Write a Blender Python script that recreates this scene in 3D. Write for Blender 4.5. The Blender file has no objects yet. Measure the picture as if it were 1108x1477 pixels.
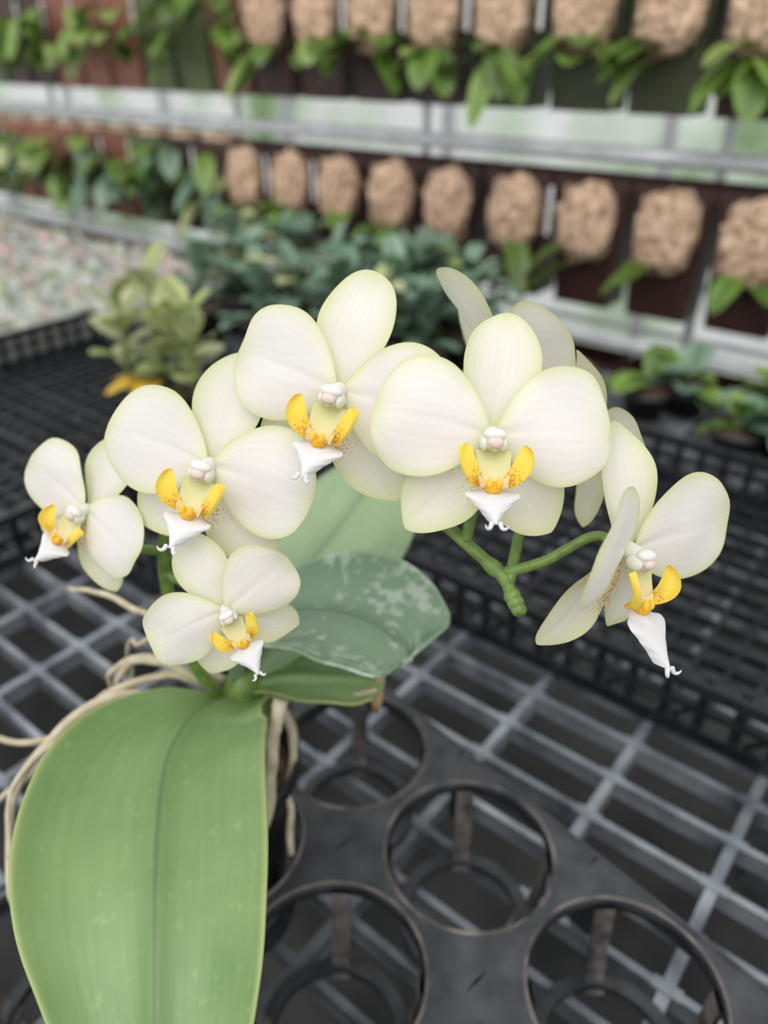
import bpy, math, random
from mathutils import Vector, Matrix, noise
random.seed(7)
V=Vector
scene=bpy.context.scene
BROT=math.radians(-38.46)   # bench / rack heading

# ------------------------------------------------------------------ mesh builder
class MB:
    def __init__(s):
        s.v=[];s.f=[];s.c=[];s.sp=[];s.st=[];s.m=[];s.sm=[]
    def vert(s,p,col=(1,1,1),sp=0.0,st=(0,0)):
        s.v.append((p[0],p[1],p[2]));s.c.append((col[0],col[1],col[2],1));s.sp.append(sp);s.st.append((st[0],st[1],0));return len(s.v)-1
    def face(s,idx,mat=0,smooth=True):
        s.f.append(idx);s.m.append(mat);s.sm.append(smooth)
    def obj(s,name,mats,parent=None,merge=False):
        me=bpy.data.meshes.new(name);me.from_pydata(s.v,[],s.f)
        ca=me.color_attributes.new('Col','FLOAT_COLOR','POINT')
        ca.data.foreach_set('color',[x for c in s.c for x in c])
        a=me.attributes.new('speck','FLOAT','POINT');a.data.foreach_set('value',s.sp)
        a=me.attributes.new('st','FLOAT_VECTOR','POINT');a.data.foreach_set('vector',[x for c in s.st for x in c])
        me.polygons.foreach_set('material_index',s.m);me.polygons.foreach_set('use_smooth',s.sm)
        for m in mats: me.materials.append(m)
        me.update()
        o=bpy.data.objects.new(name,me);scene.collection.objects.link(o)
        if parent: o.parent=parent
        return o

def sheet(mb,fn,ns,nt,cf,mat=0,ends=True):
    base=len(mb.v)
    for i in range(ns+1):
        s=i/ns
        if ends: s=math.sin(s*math.pi/2)**1.0 if s<1 else 1.0
        for j in range(nt+1):
            t=-1+2*j/nt
            t=math.sin(t*math.pi/2)*0.35+t*0.65
            c,sp=cf(s,t)
            mb.vert(fn(s,t),c,sp,(s,t))
    for i in range(ns):
        for j in range(nt):
            a=base+i*(nt+1)+j
            mb.face((a,a+1,a+nt+2,a+nt+1),mat)

def tube(mb,pts,rad,n=10,col=(1,1,1),mat=0,cap=True,sp=0):
    pts=[V(p) for p in pts];base=len(mb.v)
    up=V((0,0,1));prev=None
    for i,p in enumerate(pts):
        if i==0:T=pts[1]-p
        elif i==len(pts)-1:T=p-pts[i-1]
        else:T=pts[i+1]-pts[i-1]
        T.normalize()
        if prev is None:
            a=T.cross(up)
            if a.length<.1:a=T.cross(V((1,0,0)))
            a.normalize()
        else:
            a=prev-T*prev.dot(T);a.normalize()
        prev=a;b=T.cross(a)
        r=rad[i] if hasattr(rad,'__len__') else rad
        cc=col[i] if hasattr(col[0],'__len__') else col
        for k in range(n):
            q=2*math.pi*k/n
            mb.vert(p+a*math.cos(q)*r+b*math.sin(q)*r,cc,sp,(i/len(pts),math.cos(q)))
    for i in range(len(pts)-1):
        for k in range(n):
            a=base+i*n+k;b=base+i*n+(k+1)%n
            mb.face((a,b,b+n,a+n),mat)
    if cap:
        mb.face(tuple(base+k for k in range(n))[::-1],mat);e=base+(len(pts)-1)*n
        mb.face(tuple(e+k for k in range(n)),mat)

def ell(mb,c,r,col=(1,1,1),mat=0,nu=14,nv=10,half=False,nz=0,sp=0,sq=1.0):
    c=V(c);base=len(mb.v)
    pw=lambda x:math.copysign(abs(x)**sq,x)
    for i in range(nv+1):
        th=math.pi*i/nv*(0.5 if half else 1)
        for j in range(nu):
            ph=2*math.pi*j/nu
            d=V((abs(math.sin(th))**sq*pw(math.cos(ph)),abs(math.sin(th))**sq*pw(math.sin(ph)),pw(math.cos(th)) if abs(math.cos(th))>1e-6 else 0))
            k=1+(nz*noise.noise(d*4+c*37) if nz else 0)
            mb.vert((c.x+d.x*r[0]*k,c.y+d.y*r[1]*k,c.z+d.z*r[2]*k),col,sp,(i/nv,0))
    for i in range(nv):
        for j in range(nu):
            a=base+i*nu+j;b=base+i*nu+(j+1)%nu
            mb.face((a,a+nu,b+nu,b),mat)

def box(mb,x0,x1,y0,y1,z0,z1,mat=0,col=(1,1,1),M=None):
    base=len(mb.v)
    for x,y,z in ((x0,y0,z0),(x1,y0,z0),(x1,y1,z0),(x0,y1,z0),(x0,y0,z1),(x1,y0,z1),(x1,y1,z1),(x0,y1,z1)):
        p=V((x,y,z))
        if M: p=M@p
        mb.vert(p,col)
    for f in ((0,3,2,1),(4,5,6,7),(0,1,5,4),(1,2,6,5),(2,3,7,6),(3,0,4,7)):
        mb.face(tuple(base+i for i in f),mat,False)

def catmull(P,n):
    P=[V(p) for p in P];Q=[P[0]*2-P[1]]+P+[P[-1]*2-P[-2]];out=[]
    m=len(P)-1
    for i in range(n+1):
        x=i/n*m;k=min(int(x),m-1);u=x-k
        a,b,c,d=Q[k],Q[k+1],Q[k+2],Q[k+3]
        out.append(0.5*((2*b)+(c-a)*u+(2*a-5*b+4*c-d)*u*u+(3*b-a-3*c+d)*u**3))
    return out
def lerp(a,b,k):
    k=max(0,min(1,k));return tuple(a[i]*(1-k)+b[i]*k for i in range(3))
def sst(a,b,x):
    x=max(0,min(1,(x-a)/(b-a)));return x*x*(3-2*x)

# ------------------------------------------------------------------ materials
def newmat(name):
    m=bpy.data.materials.new(name);m.use_nodes=True
    nt=m.node_tree;b=nt.nodes['Principled BSDF'];return m,nt,b
def N(nt,t,**k):
    n=nt.nodes.new(t)
    for a,b in k.items(): setattr(n,a,b)
    return n
def math_n(nt,op,a,b=None):
    n=N(nt,'ShaderNodeMath',operation=op)
    for i,x in enumerate((a,b)):
        if x is None: continue
        if isinstance(x,(int,float)): n.inputs[i].default_value=x
        else: nt.links.new(x,n.inputs[i])
    return n.outputs[0]
def mixc(nt,f,a,b,mode='MIX'):
    n=N(nt,'ShaderNodeMix',data_type='RGBA',blend_type=mode)
    for i,x in ((0,f),(6,a),(7,b)):
        if isinstance(x,(int,float)): n.inputs[i].default_value=x
        elif isinstance(x,tuple): n.inputs[i].default_value=(*x,1)
        else: nt.links.new(x,n.inputs[i])
    return n.outputs[2]
def ramp(nt,f,stops):
    n=N(nt,'ShaderNodeValToRGB');e=n.color_ramp.elements
    while len(e)<len(stops): e.new(.5)
    for i,(p,c) in enumerate(stops): e[i].position=p;e[i].color=(*c,1) if hasattr(c,'__len__') else (c,c,c,1)
    nt.links.new(f,n.inputs[0]);return n.outputs[0]
def noise_n(nt,scale,detail=4,vec=None):
    n=N(nt,'ShaderNodeTexNoise');n.inputs['Scale'].default_value=scale;n.inputs['Detail'].default_value=detail
    if vec is None:
        tc=N(nt,'ShaderNodeTexCoord');vec=tc.outputs['Object']
    nt.links.new(vec,n.inputs['Vector']);return n.outputs[0]
def bump(nt,b,h,strength,dist):
    n=N(nt,'ShaderNodeBump');n.inputs['Strength'].default_value=strength;n.inputs['Distance'].default_value=dist
    nt.links.new(h,n.inputs['Height']);nt.links.new(n.outputs[0],b.inputs['Normal']);return n
def transl(nt,b,c,f):
    tr=N(nt,'ShaderNodeBsdfTranslucent')
    if isinstance(c,tuple): tr.inputs[0].default_value=(*c,1)
    else: nt.links.new(c,tr.inputs[0])
    mx=N(nt,'ShaderNodeMixShader');mx.inputs[0].default_value=f
    nt.links.new(b.outputs[0],mx.inputs[1]);nt.links.new(tr.outputs[0],mx.inputs[2])
    nt.links.new(mx.outputs[0],nt.nodes['Material Output'].inputs[0])
def simple(name,c1,c2,scale=30,rough=.5,bmp=.0,dist=.001,metal=0,spec=.5):
    m,nt,b=newmat(name);n=noise_n(nt,scale)
    nt.links.new(ramp(nt,n,[(.3,c1),(.7,c2)]),b.inputs['Base Color'])
    b.inputs['Roughness'].default_value=rough;b.inputs['Metallic'].default_value=metal;b.inputs['Specular IOR Level'].default_value=spec
    if bmp: bump(nt,b,n,bmp,dist)
    return m

def petal_material():
    m,nt,b=newmat('orchid_petal_tissue')
    col=N(nt,'ShaderNodeAttribute',attribute_name='Col').outputs['Color']
    sp=N(nt,'ShaderNodeAttribute',attribute_name='speck').outputs['Fac']
    st=N(nt,'ShaderNodeAttribute',attribute_name='st').outputs['Vector']
    tc=N(nt,'ShaderNodeTexCoord').outputs['Object']
    vo=N(nt,'ShaderNodeTexVoronoi');vo.inputs['Scale'].default_value=1250;nt.links.new(tc,vo.inputs['Vector'])
    thr=math_n(nt,'MULTIPLY',sp,.70)
    d=math_n(nt,'SUBTRACT',thr,vo.outputs['Distance'])
    mk=N(nt,'ShaderNodeMapRange');mk.inputs[1].default_value=0;mk.inputs[2].default_value=.2;nt.links.new(d,mk.inputs[0])
    c=mixc(nt,math_n(nt,'MULTIPLY',mk.outputs[0],.76),col,(.66,.23,.08))
    sx=N(nt,'ShaderNodeSeparateXYZ');nt.links.new(st,sx.inputs[0])
    nz=noise_n(nt,140,2,tc)
    w=math_n(nt,'SINE',math_n(nt,'ADD',math_n(nt,'MULTIPLY',sx.outputs[1],34.),math_n(nt,'MULTIPLY',nz,6.)))
    vein=math_n(nt,'MULTIPLY',math_n(nt,'ADD',w,1.),.5)
    c=mixc(nt,math_n(nt,'MULTIPLY',math_n(nt,'POWER',vein,3.),.16),c,(.90,.86,.82),'MULTIPLY')
    nt.links.new(c,b.inputs['Base Color'])
    b.inputs['Roughness'].default_value=.6;b.inputs['Specular IOR Level'].default_value=.18
    b.inputs['Subsurface Weight'].default_value=.3;b.inputs['Subsurface Radius'].default_value=(.003,.0025,.0018);b.inputs['Subsurface Scale'].default_value=.6
    fine=noise_n(nt,1300,2,tc)
    bump(nt,b,math_n(nt,'ADD',math_n(nt,'MULTIPLY',vein,.42),math_n(nt,'MULTIPLY',fine,.5)),.17,.00025)
    transl(nt,b,c,.28)
    return m
def leaf_material(name,c1,c2,edge,resid=0.0,rough=.38):
    m,nt,b=newmat(name)
    tc=N(nt,'ShaderNodeTexCoord').outputs['Object']
    st=N(nt,'ShaderNodeAttribute',attribute_name='st').outputs['Vector']
    sx=N(nt,'ShaderNodeSeparateXYZ');nt.links.new(st,sx.inputs[0]);s,t=sx.outputs[0],sx.outputs[1]
    n=noise_n(nt,20,3,tc)
    cb=N(nt,'ShaderNodeCombineXYZ');nt.links.new(math_n(nt,'MULTIPLY',s,5.),cb.inputs[0]);nt.links.new(math_n(nt,'MULTIPLY',t,9.),cb.inputs[1])
    stk=noise_n(nt,1.6,5,cb.outputs[0])
    f=math_n(nt,'ADD',math_n(nt,'MULTIPLY',n,.75),math_n(nt,'MULTIPLY',stk,.25))
    c=ramp(nt,f,[(.30,c1),(.70,c2)])
    fl=noise_n(nt,230,6,tc);c=mixc(nt,math_n(nt,'MULTIPLY',ramp(nt,fl,[(.60,0.),(.72,1.)]),.18),c,tuple(min(1,x*1.5+.05) for x in c2))
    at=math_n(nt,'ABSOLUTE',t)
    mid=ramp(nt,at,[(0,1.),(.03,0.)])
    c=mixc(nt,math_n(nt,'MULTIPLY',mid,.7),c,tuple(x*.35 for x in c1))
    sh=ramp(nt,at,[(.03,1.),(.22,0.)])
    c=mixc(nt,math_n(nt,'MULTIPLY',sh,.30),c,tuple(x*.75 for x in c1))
    eg=ramp(nt,at,[(.95,0.),(1.,1.)])
    c=mixc(nt,math_n(nt,'MULTIPLY',eg,.6),c,edge)
    if resid:
        r=noise_n(nt,190,6,tc);r2=noise_n(nt,38,2,tc)
        rr=ramp(nt,math_n(nt,'ADD',math_n(nt,'MULTIPLY',r,.62),math_n(nt,'MULTIPLY',r2,.48)),[(.57,0.),(.66,1.)])
        c=mixc(nt,math_n(nt,'MULTIPLY',rr,resid),c,(.60,.67,.61))
    nt.links.new(c,b.inputs['Base Color'])
    b.inputs['Roughness'].default_value=rough;b.inputs['Specular IOR Level'].default_value=.5
    vein=math_n(nt,'SINE',math_n(nt,'MULTIPLY',t,60.))
    bump(nt,b,math_n(nt,'ADD',math_n(nt,'MULTIPLY',vein,.06),math_n(nt,'MULTIPLY',n,1.2)),.3,.0008)
    transl(nt,b,c,.10)
    return m
def attr_material(name,rough=.5,scale=60,var=.35,bmp=0,dist=.001,trans=0):
    m,nt,b=newmat(name)
    col=N(nt,'ShaderNodeAttribute',attribute_name='Col').outputs['Color']
    n=noise_n(nt,scale,4)
    k=ramp(nt,n,[(.3,1-var),(.7,1.)])
    c=mixc(nt,1.,col,k,'MULTIPLY');nt.links.new(c,b.inputs['Base Color'])
    b.inputs['Roughness'].default_value=rough
    if bmp: bump(nt,b,n,bmp,dist)
    if trans: transl(nt,b,c,trans)
    return m

M_petal=petal_material()
M_leaf=leaf_material('orchid_leaf_green',(.140,.245,.078),(.235,.355,.138),(.36,.42,.14),0,.38)
M_leafg=leaf_material('orchid_leaf_glaucous',(.135,.225,.140),(.195,.295,.190),(.25,.36,.2),.42,.36)
M_leafp=leaf_material('orchid_leaf_pale',(.205,.305,.155),(.285,.395,.215),(.33,.40,.2),0)
M_stem=simple('spike_green',(.09,.16,.03),(.19,.29,.06),260,.4,.2,.0003)
M_root=simple('aerial_root',(.42,.36,.24),(.62,.56,.40),150,.7,.4,.0006)
M_stake=simple('dried_brown_sheath',(.38,.22,.10),(.60,.40,.20),200,.7,.4,.0005)
M_black=simple('black_plastic',(.006,.007,.010),(.018,.020,.025),40,.34,.1,.0005)
M_tray=simple('worn_black_plastic_tray',(.014,.016,.020),(.050,.053,.060),70,.48,.3,.0006)
M_rim=simple('dusty_tray_rim',(.022,.023,.026),(.19,.17,.155),75,.65,.3,.0006)
M_bench=simple('galvanised_bench_mesh',(.075,.090,.110),(.33,.36,.39),30,.36,.3,.0005,.35)
M_steel=simple('galvanised_steel',(.50,.52,.54),(.68,.70,.72),25,.45,.1,.0005,.1)
M_frame=simple('painted_bench_frame',(.03,.033,.036),(.07,.075,.08),25,.5,.1,.0005)
M_foli=attr_material('background_foliage',.42,30,.25,trans=.15)
M_panel=attr_material('hanging_pot_plastic',.5,40,.4)
M_media=simple('bark_chip_medium',(.24,.14,.08),(.95,.68,.48),80,.9,1.,.012)
M_label=attr_material('plant_labels',.5,20,.1)
M_potm=attr_material('potting_fill',.9,200,.6,.8,.003)

# ------------------------------------------------------------------ orchid flower
WHITE=(.885,.850,.835);CREAM=(.88,.85,.72);GREEN=(.66,.70,.30);YEL=(.95,.70,.09);LIPW=(.82,.815,.83)
def prof(s,s0,w0,pw,m,n=2.0):
    if s<s0: return w0+(1-w0)*math.sin(math.pi/2*s/s0)**pw
    u=(s-s0)/(1-s0);return max(0,1-u**n)**(1/m)
def tepal(mb,base,phi,L,W,s0,w0,pw,m,tilt,cup,bend,gw,tint,seed,skew=0,speck=0,gtip=0,n=2.0,rip=.0013):
    d=V((math.cos(phi),math.sin(phi),0));e=V((-math.sin(phi),math.cos(phi),0));nz=V((0,0,1))
    d2=d*math.cos(tilt)+nz*math.sin(tilt);n2=nz*math.cos(tilt)-d*math.sin(tilt);base=V(base)
    def fn(s,t):
        w=W*prof(s,s0,w0,pw,m,n);lat=t*w+skew*W*math.sin(math.pi*min(1,s*1.1))*.5
        l=s*L
        wav=noise.noise(V((l*60,lat*60,seed*5.1)))*rip*2.2*(.3+.7*max(abs(t),s))
        rad=1+.055*noise.noise(V((math.atan2(lat,l+.004)*3.2,seed*3.3,0)))*s
        h=cup*(t*t)*w*w/W+bend*l*l/L+wav-.0006*math.exp(-(t*w/.0012)**2)*(1-s)
        return base+d2*(l*rad)+e*(lat*rad)+n2*h
    def cf(s,t):
        w=W*prof(s,s0,w0,pw,m,n)
        ed=min((1-abs(t))*w,(1-s)*L*.8)
        nn=noise.noise(V((s*5,t*4,seed)))*.45
        k=.75*math.exp(-ed/(gw*(1+nn)))+.22*math.exp(-ed/(gw*3))
        k=max(k,gtip*sst(.70,1.,s))
        c=lerp(WHITE,CREAM,tint)
        c=lerp(c,(.83,.84,.60),.6*sst(.24,.0,s))
        c=lerp(c,GREEN,min(1,k*.85))
        return c,speck*sst(.66,.30,s)*(.45+.55*abs(t))
    sheet(mb,fn,34,26,cf)

def make_flower(name,pos,face,roll,size=1.0,cupf=.12,seed=0,tint=.15,parent=None,pl=0,pr=0,dang=0,lobe=1.0,lips=1.0):
    mb=MB();r=random.Random(seed)
    R=math.radians
    j=lambda a:r.uniform(-a,a)
    tepal(mb,(0,.001,-.0022),R(90+j(3)-dang),.0355,.0112,.56,.26,1.1,1.8,R(-8+j(3)),.25,-.10,.0028,tint+.15,seed+1,gtip=.45)
    for sg in (-1,1):
        ph=-90+sg*41+j(3)
        tepal(mb,(sg*.001,-.002,-.0026),R(ph),.0330,.0112,.50,.30,1.0,1.35,R(-6+j(2)),.16,-.08,.0032,tint+.50,seed+3+sg,speck=.90,gtip=.6)
    for sg in (-1,1):
        ph=(7+j(3)-pr) if sg>0 else 180-7+j(3)-pl
        tepal(mb,(sg*.0012,.001,.0006),R(ph),.0325,.0168,.56,.13,.80,2.1,cupf,-.10,-.10,.0018,tint,seed+7+sg,skew=.12*sg,n=2.3)
    cc=(.88,.87,.80)
    tube(mb,[(0,.0012,-.003),(0,.0008,.001),(0,0,.003),(0,-.0008,.0052),(0,-.0013,.0066),(0,-.0015,.0073)],[.0024,.0026,.0026,.0030,.0025,.0010],16,cc)
    ell(mb,(0,-.0010,.0069),(.0023,.0017,.0015),(.89,.75,.66))
    ell(mb,(0,.0010,.0056),(.0034,.0018,.0024),(.90,.88,.84))
    ell(mb,(0,-.0030,.0062),(.0012,.0008,.0009),(.68,.60,.38))
    for sg in (-1,1): ell(mb,(sg*.0026,-.0014,.0040),(.0014,.0022,.0026),(.88,.88,.76))
    def fn(s,t):
        return V((t*(.0050-.0012*s),-.0033-.0100*s,.0013+.0050*s+.0035*t*t*(1-.2*s)))
    sheet(mb,fn,12,10,lambda s,t:(lerp((.76,.78,.42),(.89,.80,.48),s),.70*s*abs(t)),ends=False)
    for sg in (-1,1):
        def fn(s,t,sg=sg):
            w=.0034*prof(s,.62,.50,1.,2.3)
            x=.0026+.0058*math.sin(s*1.45); y=-.0128+.0112*s**1.35; z=.0060+.0044*math.sin(s*2.5)
            wx=.66;wz=.68;wy=-.30
            cu=.0024*(1-t*t)
            return V((sg*(x+wx*t*w*.9+cu*.7),y+wy*t*w-cu*.35,z+wz*t*w*.9-cu*.5))
        def cf(s,t):
            c=lerp(YEL,(.95,.76,.16),s*.6)
            c=lerp(c,(.94,.55,.03),.4*sst(.35,.0,s))
            return c,.74*sst(.90,.25,s)*(1 if t<.55 else .3)
        sheet(mb,fn,16,10,cf)
    ell(mb,(0,-.0134,.0082),(.0025,.0019,.0020),(.94,.55,.04),sp=.62,nz=.2)
    for sg in (-1,1): ell(mb,(sg*.0013,-.0120,.0094),(.0010,.0016,.0011),(.95,.65,.08),sp=.4)
    ks=[(0,.0022),(.12,.0028),(.28,.0046),(.42,.0074),(.52,.0077),(.70,.0054),(.86,.0032),(1,.0018)]
    def kw(s):
        for a,b in zip(ks,ks[1:]):
            if s<=b[0]:
                u=(s-a[0])/(b[0]-a[0]);u=u*u*(3-2*u);return (a[1]*(1-u)+b[1]*u)*lips
        return ks[-1][1]*lips
    dm=V((0,-.50,.86))*lobe
    def fn(s,t):
        w=kw(s);p=V((0,-.0140,.0070))+dm*(s*.0118)
        p+=V((0,-.50,-.42))*(s*s*.0048*lobe)
        p+=V((t*w,abs(t)*w*.30,-.0036*t*t+.0008*math.exp(-(t*3)**2)))
        return p
    sheet(mb,fn,24,14,lambda s,t:(lerp((.93,.70,.25),LIPW,sst(.0,.16,s)),.6*sst(.16,.02,s)),ends=False)
    e=fn(1,0)
    for sg in (-1,1):
        P=[e+V((sg*.0010,.0008,-.0006)),e+V((sg*.0015,-.0007,.0)),e+V((sg*.0022,-.0010,.0006)),e+V((sg*.0028,-.0006,.0010)),e+V((sg*.0030,.0001,.0013))]
        P=catmull(P,12)
        tube(mb,P,[.0008*(1-.78*i/12) for i in range(13)],8,LIPW)
    o=mb.obj(name,[M_petal],parent)
    z=V(face).normalized();up=V((0,0,1));y=(up-z*up.dot(z)).normalized();x=y.cross(z)
    M=Matrix((x,y,z)).transposed().to_4x4()
    M=Matrix.Translation(V(pos))@M@Matrix.Rotation(math.radians(-roll),4,'Z')@Matrix.Scale(size,4)
    o.matrix_local=M
    md=o.modifiers.new('sub','SUBSURF');md.levels=1;md.render_levels=1
    return M

plant=bpy.data.objects.new('orchid_plant',None);scene.collection.objects.link(plant)
FL={}
def fl(k,pos,face,roll,size,**kw):
    FL[k]=make_flower('flower_%d'%k,pos,face,roll,size,seed=k*13,parent=plant,**kw)
fl(1,(.0290,.1884,.3098),(.04,-.90,.40),4,.97,tint=.06,cupf=.10,dang=5)
fl(2,(-.0130,.2042,.3160),(-.30,-.88,.33),6,1.0,tint=.02,cupf=.12,pl=2,pr=5)
fl(3,(-.0530,.2062,.2912),(-.24,-.88,.36),8,1.01,tint=.02,cupf=.12,pl=-3,pr=9)
fl(4,(-.1015,.2235,.2655),(-.42,-.82,.36),22,.84,tint=.0,cupf=.18,pl=0,pr=4)
fl(5,(-.0480,.1851,.2530),(.25,-.92,.20),-22,.73,tint=.16,cupf=.14,pl=-4,pr=-4,lobe=1.2)
fl(6,(.0695,.1815,.2770),(.60,-.76,.14),16,1.03,tint=.18,cupf=.42,pr=-16,lips=1.1,lobe=1.5)
fl(7,(.0370,.2380,.3130),(.88,.46,.20),12,.98,tint=.1,cupf=.3)
fl(8,(.0665,.2260,.2925),(.97,.24,.05),-4,.84,tint=.25,cupf=.2)

# spike
spk=[(-.0700,.2470,.150),(-.0780,.2400,.180),(-.081,.235,.2053),(-.0793,.2280,.2415),(-.071,.2275,.266),(-.0527,.2320,.284),(-.030,.2320,.2915),(-.012,.2300,.2917),(.0035,.2170,.2855),(.0182,.2010,.2752),(.0344,.1876,.2655),(.0375,.1815,.2622),(.0390,.1790,.2600)]
mb=MB();P=catmull(spk,110)
tube(mb,P,[.0025-.0007*i/110+.0006*(1 if i%18 in (0,1) else 0) for i in range(111)],12)
for q in (.93,.99): ell(mb,P[int(q*110)],(.0026,.0024,.0026))
ell(mb,(.0395,.1780,.2592),(.0024,.0022,.0022))
def ped(k,a,bends=(0,0,-.004)):
    M=FL[k];e=M@V((0,.001,-.003));e2=M@V((0,.001,-.012))
    a=V(a);mid=(a+e2)/2+V(bends)
    Q=catmull([a,mid,e2,e],24);tube(mb,Q,[.0018-.0004*i/24 for i in range(25)],10)
ped(1,P[86]);ped(2,P[66],(0,0,-.008));ped(3,P[52]);ped(4,P[29],(-.004,0,-.006));ped(5,P[26],(.004,-.004,0))
ped(6,(.0344,.1876,.2650),(0,0,-.002));ped(7,P[80],(0,.01,0));ped(8,P[96],(0,.01,0))
o=mb.obj('flower_spike',[M_stem],plant)

# ------------------------------------------------------------------ orchid leaves
def leaf(name,pts,side,wl,wr,keys,fold,mat,droop=0,seed=0,keysL=None):
    C=catmull(pts,60);side=V(side).normalized();keysL=keysL or keys
    def kw(s,K):
        for a,b in zip(K,K[1:]):
            if s<=b[0]:
                u=(s-a[0])/(b[0]-a[0]);return a[1]*(1-u)+b[1]*u
        return K[-1][1]
    def kws(s,K):
        if s>.9: 
            u=(s-.9)/.1;return kw(.9,K)*math.sqrt(max(0,1-u*u))
        return sum(kw(min(.9,max(0,s+o)),K) for o in (-.09,-.06,-.03,0,.03,.06,.09))/7
    def fn(s,t):
        x=s*60;k=min(int(x),59);u=x-k;p=C[k]*(1-u)+C[k+1]*u
        T=(C[min(k+2,60)]-C[max(k-1,0)]).normalized()
        sd=(side-T*side.dot(T)).normalized();n=sd.cross(T)
        w=wl*kws(s,keysL) if t<0 else wr*kws(s,keys)
        a=abs(t);h=fold*w*(a-.9*a*a*1.15)-droop*w*a*a*a-.0014*math.exp(-(a*w/.002)**2)
        wav=noise.noise(V((s*3.5,t*1.2,seed)))*.0035*a
        return p+sd*(t*w)+n*(h+wav)
    mb=MB();sheet(mb,fn,64,28,lambda s,t:((1,1,1),0),ends=True)
    o=mb.obj(name,[mat],plant)
    md=o.modifiers.new('th','SOLIDIFY');md.thickness=.0016;md.offset=-1
    md=o.modifiers.new('sub','SUBSURF');md.levels=1;md.render_levels=1
    return fn
leaf('leaf_1',[(-.062,.252,.150),(-.069,.240,.159),(-.078,.2248,.1660),(-.0812,.196,.1705),(-.0755,.1576,.1665),(-.0700,.1288,.1565),(-.0665,.1076,.141),(-.0645,.092,.115)],
     (1,0,-.06),.046,.0385,[(0,.30),(.12,.60),(.22,.80),(.35,.95),(.5,1.),(.65,.96),(.8,.80),(.9,.62),(1,.3)],.28,M_leaf,.25,1,
     keysL=[(0,.15),(.12,.22),(.22,.38),(.35,.74),(.5,1.02),(.58,1.0),(.68,.80),(.8,.58),(.9,.42),(1,.3)])
lf2=leaf('leaf_2',[(-.060,.252,.165),(-.0560,.2520,.182),(-.0455,.2514,.1955),(-.0231,.2454,.2035),(-.0064,.2370,.2050),(.0055,.2285,.2010),(.0090,.2255,.197)],
     (.4,.9,.15),.030,.032,[(0,.25),(.2,.50),(.38,.84),(.55,1.),(.72,1.),(.9,.76),(1,.4)],.25,M_leafg,.25,2)
leaf('leaf_3',[(-.060,.256,.165),(-.0520,.2655,.180),(-.039,.2928,.1887),(-.0233,.3173,.199),(-.0083,.3364,.2110),(.002,.348,.216)],
     (.88,-.47,-.1),.033,.036,[(0,.3),(.2,.6),(.4,.92),(.6,1.),(.8,.88),(.9,.7),(1,.5)],.3,M_leafp,.2,3)
leaf('leaf_4',[(-.056,.252,.160),(-.040,.2500,.166),(-.022,.2477,.168),(-.008,.2467,.167),(-.002,.2460,.164)],
     (0,.95,.3),.016,.018,[(0,.4),(.3,.9),(.6,1.),(.9,.7),(1,.4)],.2,M_leaf,.2,4)
# water droplets resting on the glaucous leaf
m,nt,b=newmat('water_droplet');b.inputs['Base Color'].default_value=(.62,.70,.64,1);b.inputs['Roughness'].default_value=.08
b.inputs['Transmission Weight'].default_value=.75;b.inputs['IOR'].default_value=1.33
rd=random.Random(5);mb=MB()
for i in range(46):
    s=rd.uniform(.35,.92);t=rd.uniform(-.85,.85);p=lf2(s,t);r=rd.uniform(.0006,.0017)
    ell(mb,(p.x,p.y,p.z+r*.05),(r*rd.uniform(.9,1.4),r*rd.uniform(.9,1.4),r*.45),(1,1,1),0,12,8)
mb.obj('water_droplets',[m],plant)
# crown
mb=MB()
tube(mb,[(-.062,.252,.120),(-.062,.251,.140),(-.062,.251,.158),(-.061,.251,.168)],[.009,.011,.010,.005],14)
mb.obj('crown',[M_stem],plant)

# pot
POT=V((-.0795,.2500,0))
mb=MB()
def ringp(mb,c,prof_,n=40,mat=0,col=(1,1,1)):
    base=len(mb.v)
    for (r,z) in prof_:
        for k in range(n):
            q=2*math.pi*k/n;mb.vert((c.x+r*math.cos(q),c.y+r*math.sin(q),z),col)
    for i in range(len(prof_)-1):
        for k in range(n):
            a=base+i*n+k;b=base+i*n+(k+1)%n;mb.face((a,b,b+n,a+n),mat)
ringp(mb,POT,[(.0005,.012),(.025,.012),(.0365,.106),(.0395,.106),(.0400,.116),(.0385,.1165),(.0355,.104),(.0345,.098)])
ringp(mb,POT,[(.0352,.100),(.028,.106),(.018,.112),(.0004,.115)],mat=1,col=(.28,.2,.13))
for i in range(60):
    a=random.uniform(0,6.28);r=.030*math.sqrt(random.random())
    ell(mb,(POT.x+r*math.cos(a),POT.y+r*math.sin(a),.108+random.uniform(0,.010)),(random.uniform(.003,.007),random.uniform(.003,.006),.003),random.choice([(.30,.2,.12),(.18,.12,.07),(.42,.33,.2)]),1,8,6,nz=.4)
mb.obj('nursery_pot',[M_black,M_potm],plant)

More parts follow.
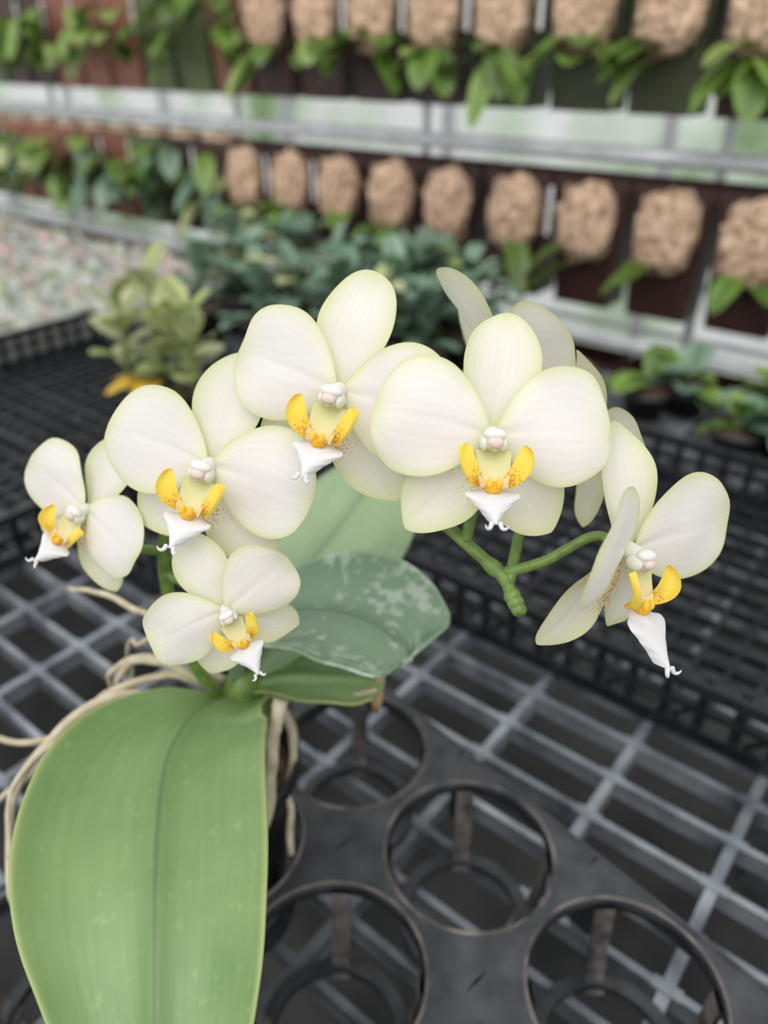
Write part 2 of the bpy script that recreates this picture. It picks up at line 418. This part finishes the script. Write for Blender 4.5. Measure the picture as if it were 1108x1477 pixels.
# roots
mb=MB()
def root(pts,r):
    P=catmull(pts,40);P=[p+V((noise.noise(p*60),noise.noise(p*60+V((9,0,0))),noise.noise(p*60+V((0,9,0)))))*.0030 for p in P]
    tube(mb,P,[r*(1-.35*i/40)*(1+.2*noise.noise(V((i*.3,r*900,0)))) for i in range(41)],9)
root([(-.070,.252,.160),(-.086,.250,.180),(-.100,.258,.192),(-.125,.275,.190),(-.150,.295,.180)],.0018)
root([(-.070,.252,.158),(-.094,.248,.168),(-.118,.246,.160),(-.134,.240,.148),(-.150,.228,.150),(-.178,.226,.158)],.0020)
root([(-.072,.250,.160),(-.098,.246,.176),(-.112,.250,.170),(-.120,.258,.140),(-.122,.262,.070)],.0021)
root([(-.074,.250,.160),(-.104,.250,.174),(-.122,.256,.160),(-.128,.262,.120),(-.13,.27,.070)],.0017)
root([(-.070,.250,.162),(-.092,.250,.182),(-.108,.262,.176),(-.122,.280,.150),(-.128,.290,.090)],.0014)
root([(-.080,.246,.158),(-.112,.242,.162),(-.140,.228,.152),(-.150,.205,.138),(-.148,.185,.110),(-.130,.170,.065)],.0024)
root([(-.084,.240,.160),(-.124,.232,.156),(-.148,.212,.146),(-.150,.190,.125)],.0015)
root([(-.084,.244,.158),(-.126,.240,.146),(-.156,.226,.130),(-.176,.206,.110),(-.180,.196,.070)],.0016)
root([(-.058,.250,.158),(-.040,.244,.160),(-.022,.240,.163),(-.008,.240,.166),(.000,.248,.160)],.0015)
root([(-.060,.248,.150),(-.090,.236,.140),(-.100,.225,.100),(-.098,.222,.062)],.002)
root([(-.042,.228,.174),(-.043,.222,.160),(-.046,.215,.140),(-.050,.212,.115)],.0030)
root([(-.050,.250,.150),(-.042,.252,.130),(-.046,.240,.100),(-.044,.232,.070)],.0024)
mb.obj('aerial_roots',[M_root],plant)
mb=MB();tube(mb,[(-.0026,.246,.172),(-.0028,.247,.165),(-.0032,.249,.152),(-.0036,.252,.143)],[.0014,.0026,.0028,.0014],7)
mb.obj('root_tip_sheath',[M_stake],plant)

# ------------------------------------------------------------------ pot tray
tray=MB();TA=math.atan2(-.743,.669);SX,SY,RH=.0890,.0875,.0408
top=.060;th=.003
I0,I1,J0,J1=-1,4,-3,0
def tcell(cx,cy):
    n=64;base=len(tray.v)
    for k in range(n):
        q=2*math.pi*k/n+math.pi/n*0;c,s=math.cos(q),math.sin(q)
        kk=min(SX/2/abs(c) if abs(c)>1e-6 else 9,SY/2/abs(s) if abs(s)>1e-6 else 9)
        for (r,z) in ((kk,top),(RH+.0018,top),(RH+.0010,top+.0010),(RH,top+.0004),(RH-.0004,top-.007),(RH+.001,top-.007),(RH+.0016,top-th),(kk,top-th)):
            tray.vert((cx+r*c,cy+r*s,z))
    for k in range(n):
        a=base+k*8;b=base+((k+1)%n)*8
        for i in range(7): tray.face((a+i,a+i+1,b+i+1,b+i),1 if i in (1,2) else 0,True if 0<i<5 else False)
    for k in range(4):
        q=math.pi/4+k*math.pi/2
        c,s=math.cos(q),math.sin(q);w=V((-s,c,0))*.0045
        pr=[(RH-.0002,top-.004),(RH-.002,top-.025),(RH-.006,.012),(RH-.012,.004)]
        bb=len(tray.v)
        for (r,z) in pr:
            for dr in (0,-.0022):
                for sg in (-1,1):
                    p=V((cx+(r+dr)*c,cy+(r+dr)*s,z))+w*sg;tray.vert(p)
        for i in range(3):
            a=bb+i*4
            tray.face((a,a+1,a+5,a+4),0,False);tray.face((a+2,a+6,a+7,a+3),1,False);tray.face((a,a+4,a+6,a+2),0,False);tray.face((a+1,a+3,a+7,a+5),0,False)
    n=40;bb=len(tray.v);R1,R2=RH-.006,RH-.0125
    for k in range(n):
        q=2*math.pi*k/n;c,s=math.cos(q),math.sin(q)
        for (r,z) in ((R1,.0085),(R2,.0085),(R2,.0035),(R1,.0035)): tray.vert((cx+r*c,cy+r*s,z))
    for k in range(n):
        a=bb+k*4;b=bb+((k+1)%n)*4
        for i in range(4): tray.face((a+i,a+(i+1)%4,b+(i+1)%4,b+i),0,False)
for i in range(I0,I1+1):
    for j in range(J0,J1+1): tcell(i*SX,j*SY)
x0=(I0-.5)*SX;x1=(I1+.5)*SX;y0=(J0-.5)*SY;y1=(J1+.5)*SY
for (a,b,c,d) in ((x0-.002,x1+.002,y1,y1+.002),(x0-.002,x1+.002,y0-.002,y0),(x0-.002,x0,y0,y1),(x1,x1+.002,y0,y1)):
    box(tray,a,b,c,d,top-.016,top+.0005)
for i in range(I0,I1+2):
    for yy in (y0,y1-.002):
        box(tray,(i-.5)*SX-.006,(i-.5)*SX+.006,yy,yy+.002,.002,top-.016)
for i in range(I0,I1+1):
    for j in range(J0,J1):
        box(tray,i*SX-SX/2-.001,i*SX-SX/2+.001,j*SY-.03,j*SY+.03,top-.012,top-th)
to=tray.obj('pot_tray',[M_tray,M_rim])
to.location=(.0420,.2395,0);to.rotation_euler=(0,0,TA)

# ------------------------------------------------------------------ bench
mb=MB();A0,A1,B0,B1=-2.6,1.2,-.70,1.02
a=-.1695
while a>A0+.076: a-=.076
while a<A1:
    box(mb,a-.0032,a+.0032,B0,B1,-.014,0);a+=.076
b=.3877
while b>B0+.035: b-=.035
bs=[]
while b<B1: bs.append(b);box(mb,A0,A1,b-.0022,b+.0022,-.013,.0004);b+=.035
aa=-.1695
while aa>-1.2: aa-=.076
while aa<.6:
    for b in bs:
        box(mb,aa-.0075,aa+.0075,b-.0032,b+.0032,-.004,.0010)
    aa+=.076
mb2=MB()
for b in (B0+.03,B1-.03): box(mb2,A0,A1,b-.02,b+.02,-.055,-.0145)
for x in (-2.4,-1.2,0,1.0):
    for b in (B0+.03,B1-.03): box(mb2,x-.02,x+.02,b-.02,b+.02,-.78,-.055)
bench=bpy.data.objects.new('mesh_bench',None);scene.collection.objects.link(bench);bench.rotation_euler=(0,0,BROT)
mb.obj('bench_mesh_top',[M_bench],bench);mb2.obj('bench_frame',[M_frame],bench)

# ------------------------------------------------------------------ crates
def crate(a0,a1,b0,b1,h=.052,p=.024):
    mb=MB();z0=.002
    n=round((a1-a0)/p);m=round((b1-b0)/p)
    for i in range(n+1):
        x=a0+(a1-a0)*i/n;w=.0034 if i%4 else .0060
        box(mb,x-w/2,x+w/2,b0,b1,z0,z0+.006)
    for i in range(m+1):
        y=b0+(b1-b0)*i/m;w=.0034 if i%4 else .0060
        box(mb,a0,a1,y-w/2,y+w/2,z0,z0+.0065)
    for (u0,u1,v0,v1) in ((a0-.004,a1+.004,b0-.010,b0),(a0-.004,a1+.004,b1,b1+.010),(a0-.010,a0,b0-.010,b1+.010),(a1,a1+.010,b0-.010,b1+.010)):
        box(mb,u0,u1,v0,v1,h-.009,h)
        s=.002
        box(mb,u0+s,u1-s,v0+s,v1-s,z0,z0+.011)
        box(mb,u0+s,u1-s,v0+s,v1-s,h*.52,h*.52+.005)
    for i in range(n+1):
        x=a0+(a1-a0)*i/n
        for y in (b0-.0045,b1+.0015):
            box(mb,x-.0035,x+.0035,y,y+.003,z0,h)
            if i<n and i%2==0:
                L=math.hypot((a1-a0)/n,h*.5);ang=math.atan2(h*.45,(a1-a0)/n)
                box(mb,0,L,0,.002,-.0016,.0016,M=Matrix.Translation((x,y,z0+.004))@Matrix.Rotation(-ang,4,'Y'))
    for i in range(m+1):
        y=b0+(b1-b0)*i/m
        for x in (a0-.0045,a1+.0015): box(mb,x,x+.003,y-.0035,y+.0035,z0,h)
    o=mb.obj('nursery_crate',[M_black]);o.rotation_euler=(0,0,BROT)
crate(-.42,.22,.42,.755)
crate(-1.08,-.62,.08,.635)
crate(-.60,-.44,.30,.635)

# ------------------------------------------------------------------ foliage helpers (background)
def sleaf(mb,base,d,L,W,droop,col,mat=0,ns=7,nt=4,seed=0):
    base=V(base);d=V(d).normalized();up=V((0,0,1));sd=d.cross(up)
    if sd.length<.1: sd=V((1,0,0))
    sd.normalize();n=sd.cross(d)
    def fn(s,t):
        w=W*prof(s,.55,.25,1,2.);return base+d*(s*L)-up*(droop*s*s*L)+sd*(t*w)+n*(.25*w*abs(t))
    sheet(mb,fn,ns,nt,lambda s,t:(lerp(col,tuple(x*.6 for x in col),1-abs(t)*1.6),0),mat)
def clump(mb,c,n,L,W,cols,mat=0,elev=(20,70),pot=None):
    c=V(c)
    for i in range(n):
        az=random.uniform(0,6.28);el=math.radians(random.uniform(*elev))
        d=(math.cos(az)*math.cos(el),math.sin(az)*math.cos(el),math.sin(el));k=random.uniform(.7,1.15)
        sleaf(mb,c+V((0,0,random.uniform(0,L*.25))),d,L*k,W*k,random.uniform(.1,.6),random.choice(cols),mat)
BLUEG=[(.16,.29,.19),(.23,.37,.25),(.30,.44,.32),(.14,.24,.15)]
GRN=[(.15,.28,.04),(.23,.38,.07),(.12,.21,.035),(.32,.45,.12)]
YGR=[(.56,.62,.27),(.66,.70,.38),(.44,.53,.20)]
def smallpot(mb,c,r,h,mat=1):
    c=V(c);ringp(mb,c,[(.001,c.z+.001),(r*.75,c.z+.001),(r,c.z+h),(r*1.08,c.z+h),(r*1.08,c.z+h-.006)],18,mat,(.02,.02,.022))
    ringp(mb,c,[(r*.97,c.z+h-.004),(.001,c.z+h)],18,mat,(.12,.08,.05))
mb=MB()
for i in range(26):
    a=random.uniform(-1.05,-.55);b=random.uniform(.76,.96)
    smallpot(mb,(a,b,.002),.032,.055)
    cols=BLUEG if random.random()<.75 else YGR+BLUEG
    for k in range(3):
        clump(mb,(a,b,.050+.033*k),7,.075,.014,cols,0,(10,70))
o=mb.obj('bench_foliage_plants',[M_foli,M_panel]);o.rotation_euler=(0,0,BROT)
mb=MB()
for i in range(18):
    a=random.uniform(-.38,.35);b=random.uniform(.86,.97)
    smallpot(mb,(a,b,.002),.03,.035)
    clump(mb,(a,b,.035),8,.065,.017,GRN+BLUEG,0,(5,60))
o=mb.obj('low_orchid_seedlings',[M_foli,M_panel]);o.rotation_euler=(0,0,BROT)
# yellow-green leafy plant
mb=MB();smallpot(mb,(-.695,.475,.009),.035,.06)
for st in range(4):
    x=-.695+.028*(st-1.5);y=.475+random.uniform(-.02,.02);hh=(.17,.200,.155,.17)[st]
    tube(mb,[(x,y,.06),(x+.003,y,.12),(x,y+.003,hh)],.0035,8,(.25,.33,.1))
    for k in range(9):
        z=.085+(hh-.080)*k/9;az=k*2.4+st;el=math.radians(15+45*k/9)
        sleaf(mb,(x,y,z),(math.cos(az)*math.cos(el),math.sin(az)*math.cos(el),math.sin(el)),.046,.0175,.1,random.choice(YGR))
for az in (3.6,4.3,5.2): sleaf(mb,(-.695,.475,.085),(math.cos(az),math.sin(az),.2),.06,.013,.3,(.85,.55,.05))
o=mb.obj('potted_foliage_plant',[M_foli,M_panel]);o.rotation_euler=(0,0,BROT)
# seedling flats with labels, far left
mb=MB()
for ix in range(4):
    xa=-2.42+ix*.33
    box(mb,xa,xa+.31,.25,1.0,.002,.03,1,(.40,.42,.38))
for i in range(1000):
    a=random.uniform(-2.4,-1.14);b=random.uniform(.28,.98)
    c=random.choice([(.50,.64,.34),(.42,.58,.30),(.70,.78,.60),(.74,.80,.68)])
    az=random.uniform(0,6.28)
    sleaf(mb,(a,b,.03),(math.cos(az),math.sin(az),.9),.028,.010,.3,c,0,4,2)
    if random.random()<.6:
        w=.007;cc=random.choice([(.90,.90,.88),(.92,.60,.62),(.92,.72,.72),(.90,.90,.88)])
        M=Matrix.Translation((a+.01,b,.03))@Matrix.Rotation(random.uniform(-.8,.8),4,'Z')@Matrix.Rotation(.3,4,'X')
        box(mb,-w,w,-.0005,.0005,0,.024,2,cc,M)
o=mb.obj('seedling_flats',[M_foli,M_panel,M_label]);o.rotation_euler=(0,0,BROT)

# ------------------------------------------------------------------ rack with hanging pots
D=1.35
rack=bpy.data.objects.new('hanging_rack',None);scene.collection.objects.link(rack);rack.rotation_euler=(0,0,BROT)
mb=MB()
for z in (.555,.25,-.055,-.36):
    tube(mb,[(-5,D-.03,z),(1.6,D-.03,z)],.0115,12)
    tube(mb,[(-5,D+.06,z),(1.6,D+.06,z)],.005,8)
for x in (-4.2,-3.3,-2.4,-1.585,-1.02,-.42,.2,.8,1.5):
    tube(mb,[(x,D+.075,-.78),(x,D+.075,1.1)],.009,10)
mb.obj('rails_and_posts',[M_steel],rack)
mb=MB();pitch=.140
rows=[(.615,1.0),(.310,.9),(-.0,1.),(-.31,.5)]
for ri,(zb,_) in enumerate(rows):
    n=0;x=-4.9+ri*.03
    while x<1.5:
        w=.064
        left=x<(-1.50 if ri==2 else -1.45)
        colp=random.choice([(.050,.018,.014),(.040,.016,.012),(.060,.022,.016)])
        if left and random.random()<.6: colp=random.choice([(.34,.12,.07),(.12,.16,.05),(.09,.05,.03),(.25,.10,.06)])
        if ri==1 and x>-.9 and random.random()<.6: colp=(.055,.065,.022)
        b0=len(mb.v);zt=zb+.215
        for (ww,z,yo) in ((.050,zb,.01),(w,zt-.02,0),(w+.003,zt-.02,-.002),(w+.003,zt,-.002)):
            for (sx,sy) in ((-1,0),(1,0),(1,1),(-1,1)):
                mb.vert((x+sx*ww,D-.045+yo+(sy*(.085-yo*1.2)),z),colp)
        for k in range(3):
            for q in range(4):
                a=b0+k*4+q;b=b0+k*4+(q+1)%4;mb.face((a,b,b+4,a+4),1,False)
        mb.face((b0,b0+1,b0+2,b0+3),1,False)
        tan=(ri==2 and x>-1.47) or (ri==1 and x>-1.35) or (ri==3) or (ri==0)
        if tan:
            cz=zt-.072
            bb=len(mb.v)
            ell(mb,(0,0,0),(.050,.064,.030),(1,1,1),2,28,12,True,.22,sq=.70)
            M=Matrix.Translation((x,D-.046,cz))@Matrix.Rotation(math.radians(84),4,'X')
            for q in range(bb,len(mb.v)):
                p=V(mb.v[q]);p*=1+.16*noise.noise(p*110+V((x*9,ri,0)));mb.v[q]=tuple(M@p)
        else:
            ell(mb,(x,D,zt-.005),(w*.95,.04,.02),(.2,.14,.08),2,12,5,True,.2)
        if random.random()<.6:
            box(mb,x+.066,x+.074,D-.052,D-.050,zt-.10,zt-.02,3,(.82,.82,.80))
        nl=random.choice([2,3,4,5]) if not left else random.choice([5,7,8])
        if ri==1: nl+=3
        if ri==2 and left: nl+=4
        if ri==2 and tan and random.random()<.3: nl=1
        for k in range(nl):
            sx=random.uniform(-1,1)
            zz=zt-.125+random.uniform(-.02,.02) if tan else zt-.05+random.uniform(-.09,.03)
            cols=GRN if not(ri==2 and left) else GRN+BLUEG+YGR[:1]
            sleaf(mb,(x+sx*.02,D-.065,zz),(sx*1.2,-.55,random.uniform(-.3,.45)),random.uniform(.055,.095),random.uniform(.019,.028),random.uniform(.4,.9),random.choice(cols))
        x+=pitch*random.uniform(.97,1.03) if not left else pitch*.9
        n+=1
mb.obj('hanging_orchid_pots',[M_foli,M_panel,M_media,M_label],rack)

# ------------------------------------------------------------------ shell
m,nt,b=newmat('greenhouse_cladding')
tc=N(nt,'ShaderNodeTexCoord').outputs['Object'];n=noise_n(nt,2.2,6,tc);n2=noise_n(nt,9,4,tc)
c=ramp(nt,n,[(.34,(.26,.38,.19)),(.46,(.66,.78,.63)),(.58,(.93,.95,.94))])
cw=mixc(nt,.22,c,ramp(nt,n2,[(.3,.35),(.7,1.)]),'MULTIPLY')
nt.links.new(cw,b.inputs['Base Color']);b.inputs['Roughness'].default_value=.7
transl(nt,b,cw,.45)
M_wall=m
mb=MB()
base=[mb.vert(p) for p in ((-7,2.3,-.78),(3,2.3,-.78),(3,2.3,2.6),(-7,2.3,2.6))];mb.face(tuple(base),0,False)
w=mb.obj('wall_back',[M_wall]);w.rotation_euler=(0,0,BROT)
mb=MB()
for i in range(14): 
    x=-6.6+i*.72;box(mb,x,x+.03,2.26,2.298,-.78,2.6)
for z in (-.2,.5,1.3): box(mb,-7,3,2.27,2.297,z,z+.035)
o=mb.obj('trim_1',[M_steel]);o.rotation_euler=(0,0,BROT)
M_floor=simple('ground_cloth_gravel',(.008,.009,.010),(.05,.05,.048),6,.8,.4,.01)
mb=MB();box(mb,-7,3,-2.5,2.3,-.82,-.78)
o=mb.obj('floor',[M_floor]);o.rotation_euler=(0,0,BROT)

# ------------------------------------------------------------------ light, camera
wd=bpy.data.worlds.new('overcast_sky');scene.world=wd;wd.use_nodes=True
bg=wd.node_tree.nodes['Background'];bg.inputs[0].default_value=(.97,.975,1.0,1);bg.inputs[1].default_value=1.12
s=bpy.data.lights.new('sun','SUN');s.energy=1.6;s.angle=math.radians(50);s.color=(1,.965,.94)
so=bpy.data.objects.new('sun',s);scene.collection.objects.link(so)
so.rotation_euler=V((.15,.55,-1)).to_track_quat('-Z','Y').to_euler();so.location=(0,-1,3)
cam=bpy.data.cameras.new('camera');co=bpy.data.objects.new('camera',cam);scene.collection.objects.link(co)
co.location=(0,0,.4);co.rotation_euler=(math.radians(90-31.1),0,0)
cam.sensor_fit='VERTICAL';cam.sensor_height=24;cam.lens=1110*24/1477
cam.clip_start=.01;cam.dof.use_dof=True;cam.dof.focus_distance=.215;cam.dof.aperture_fstop=4.6
scene.camera=co
scene.view_settings.view_transform='Standard'
scene.view_settings.exposure=0
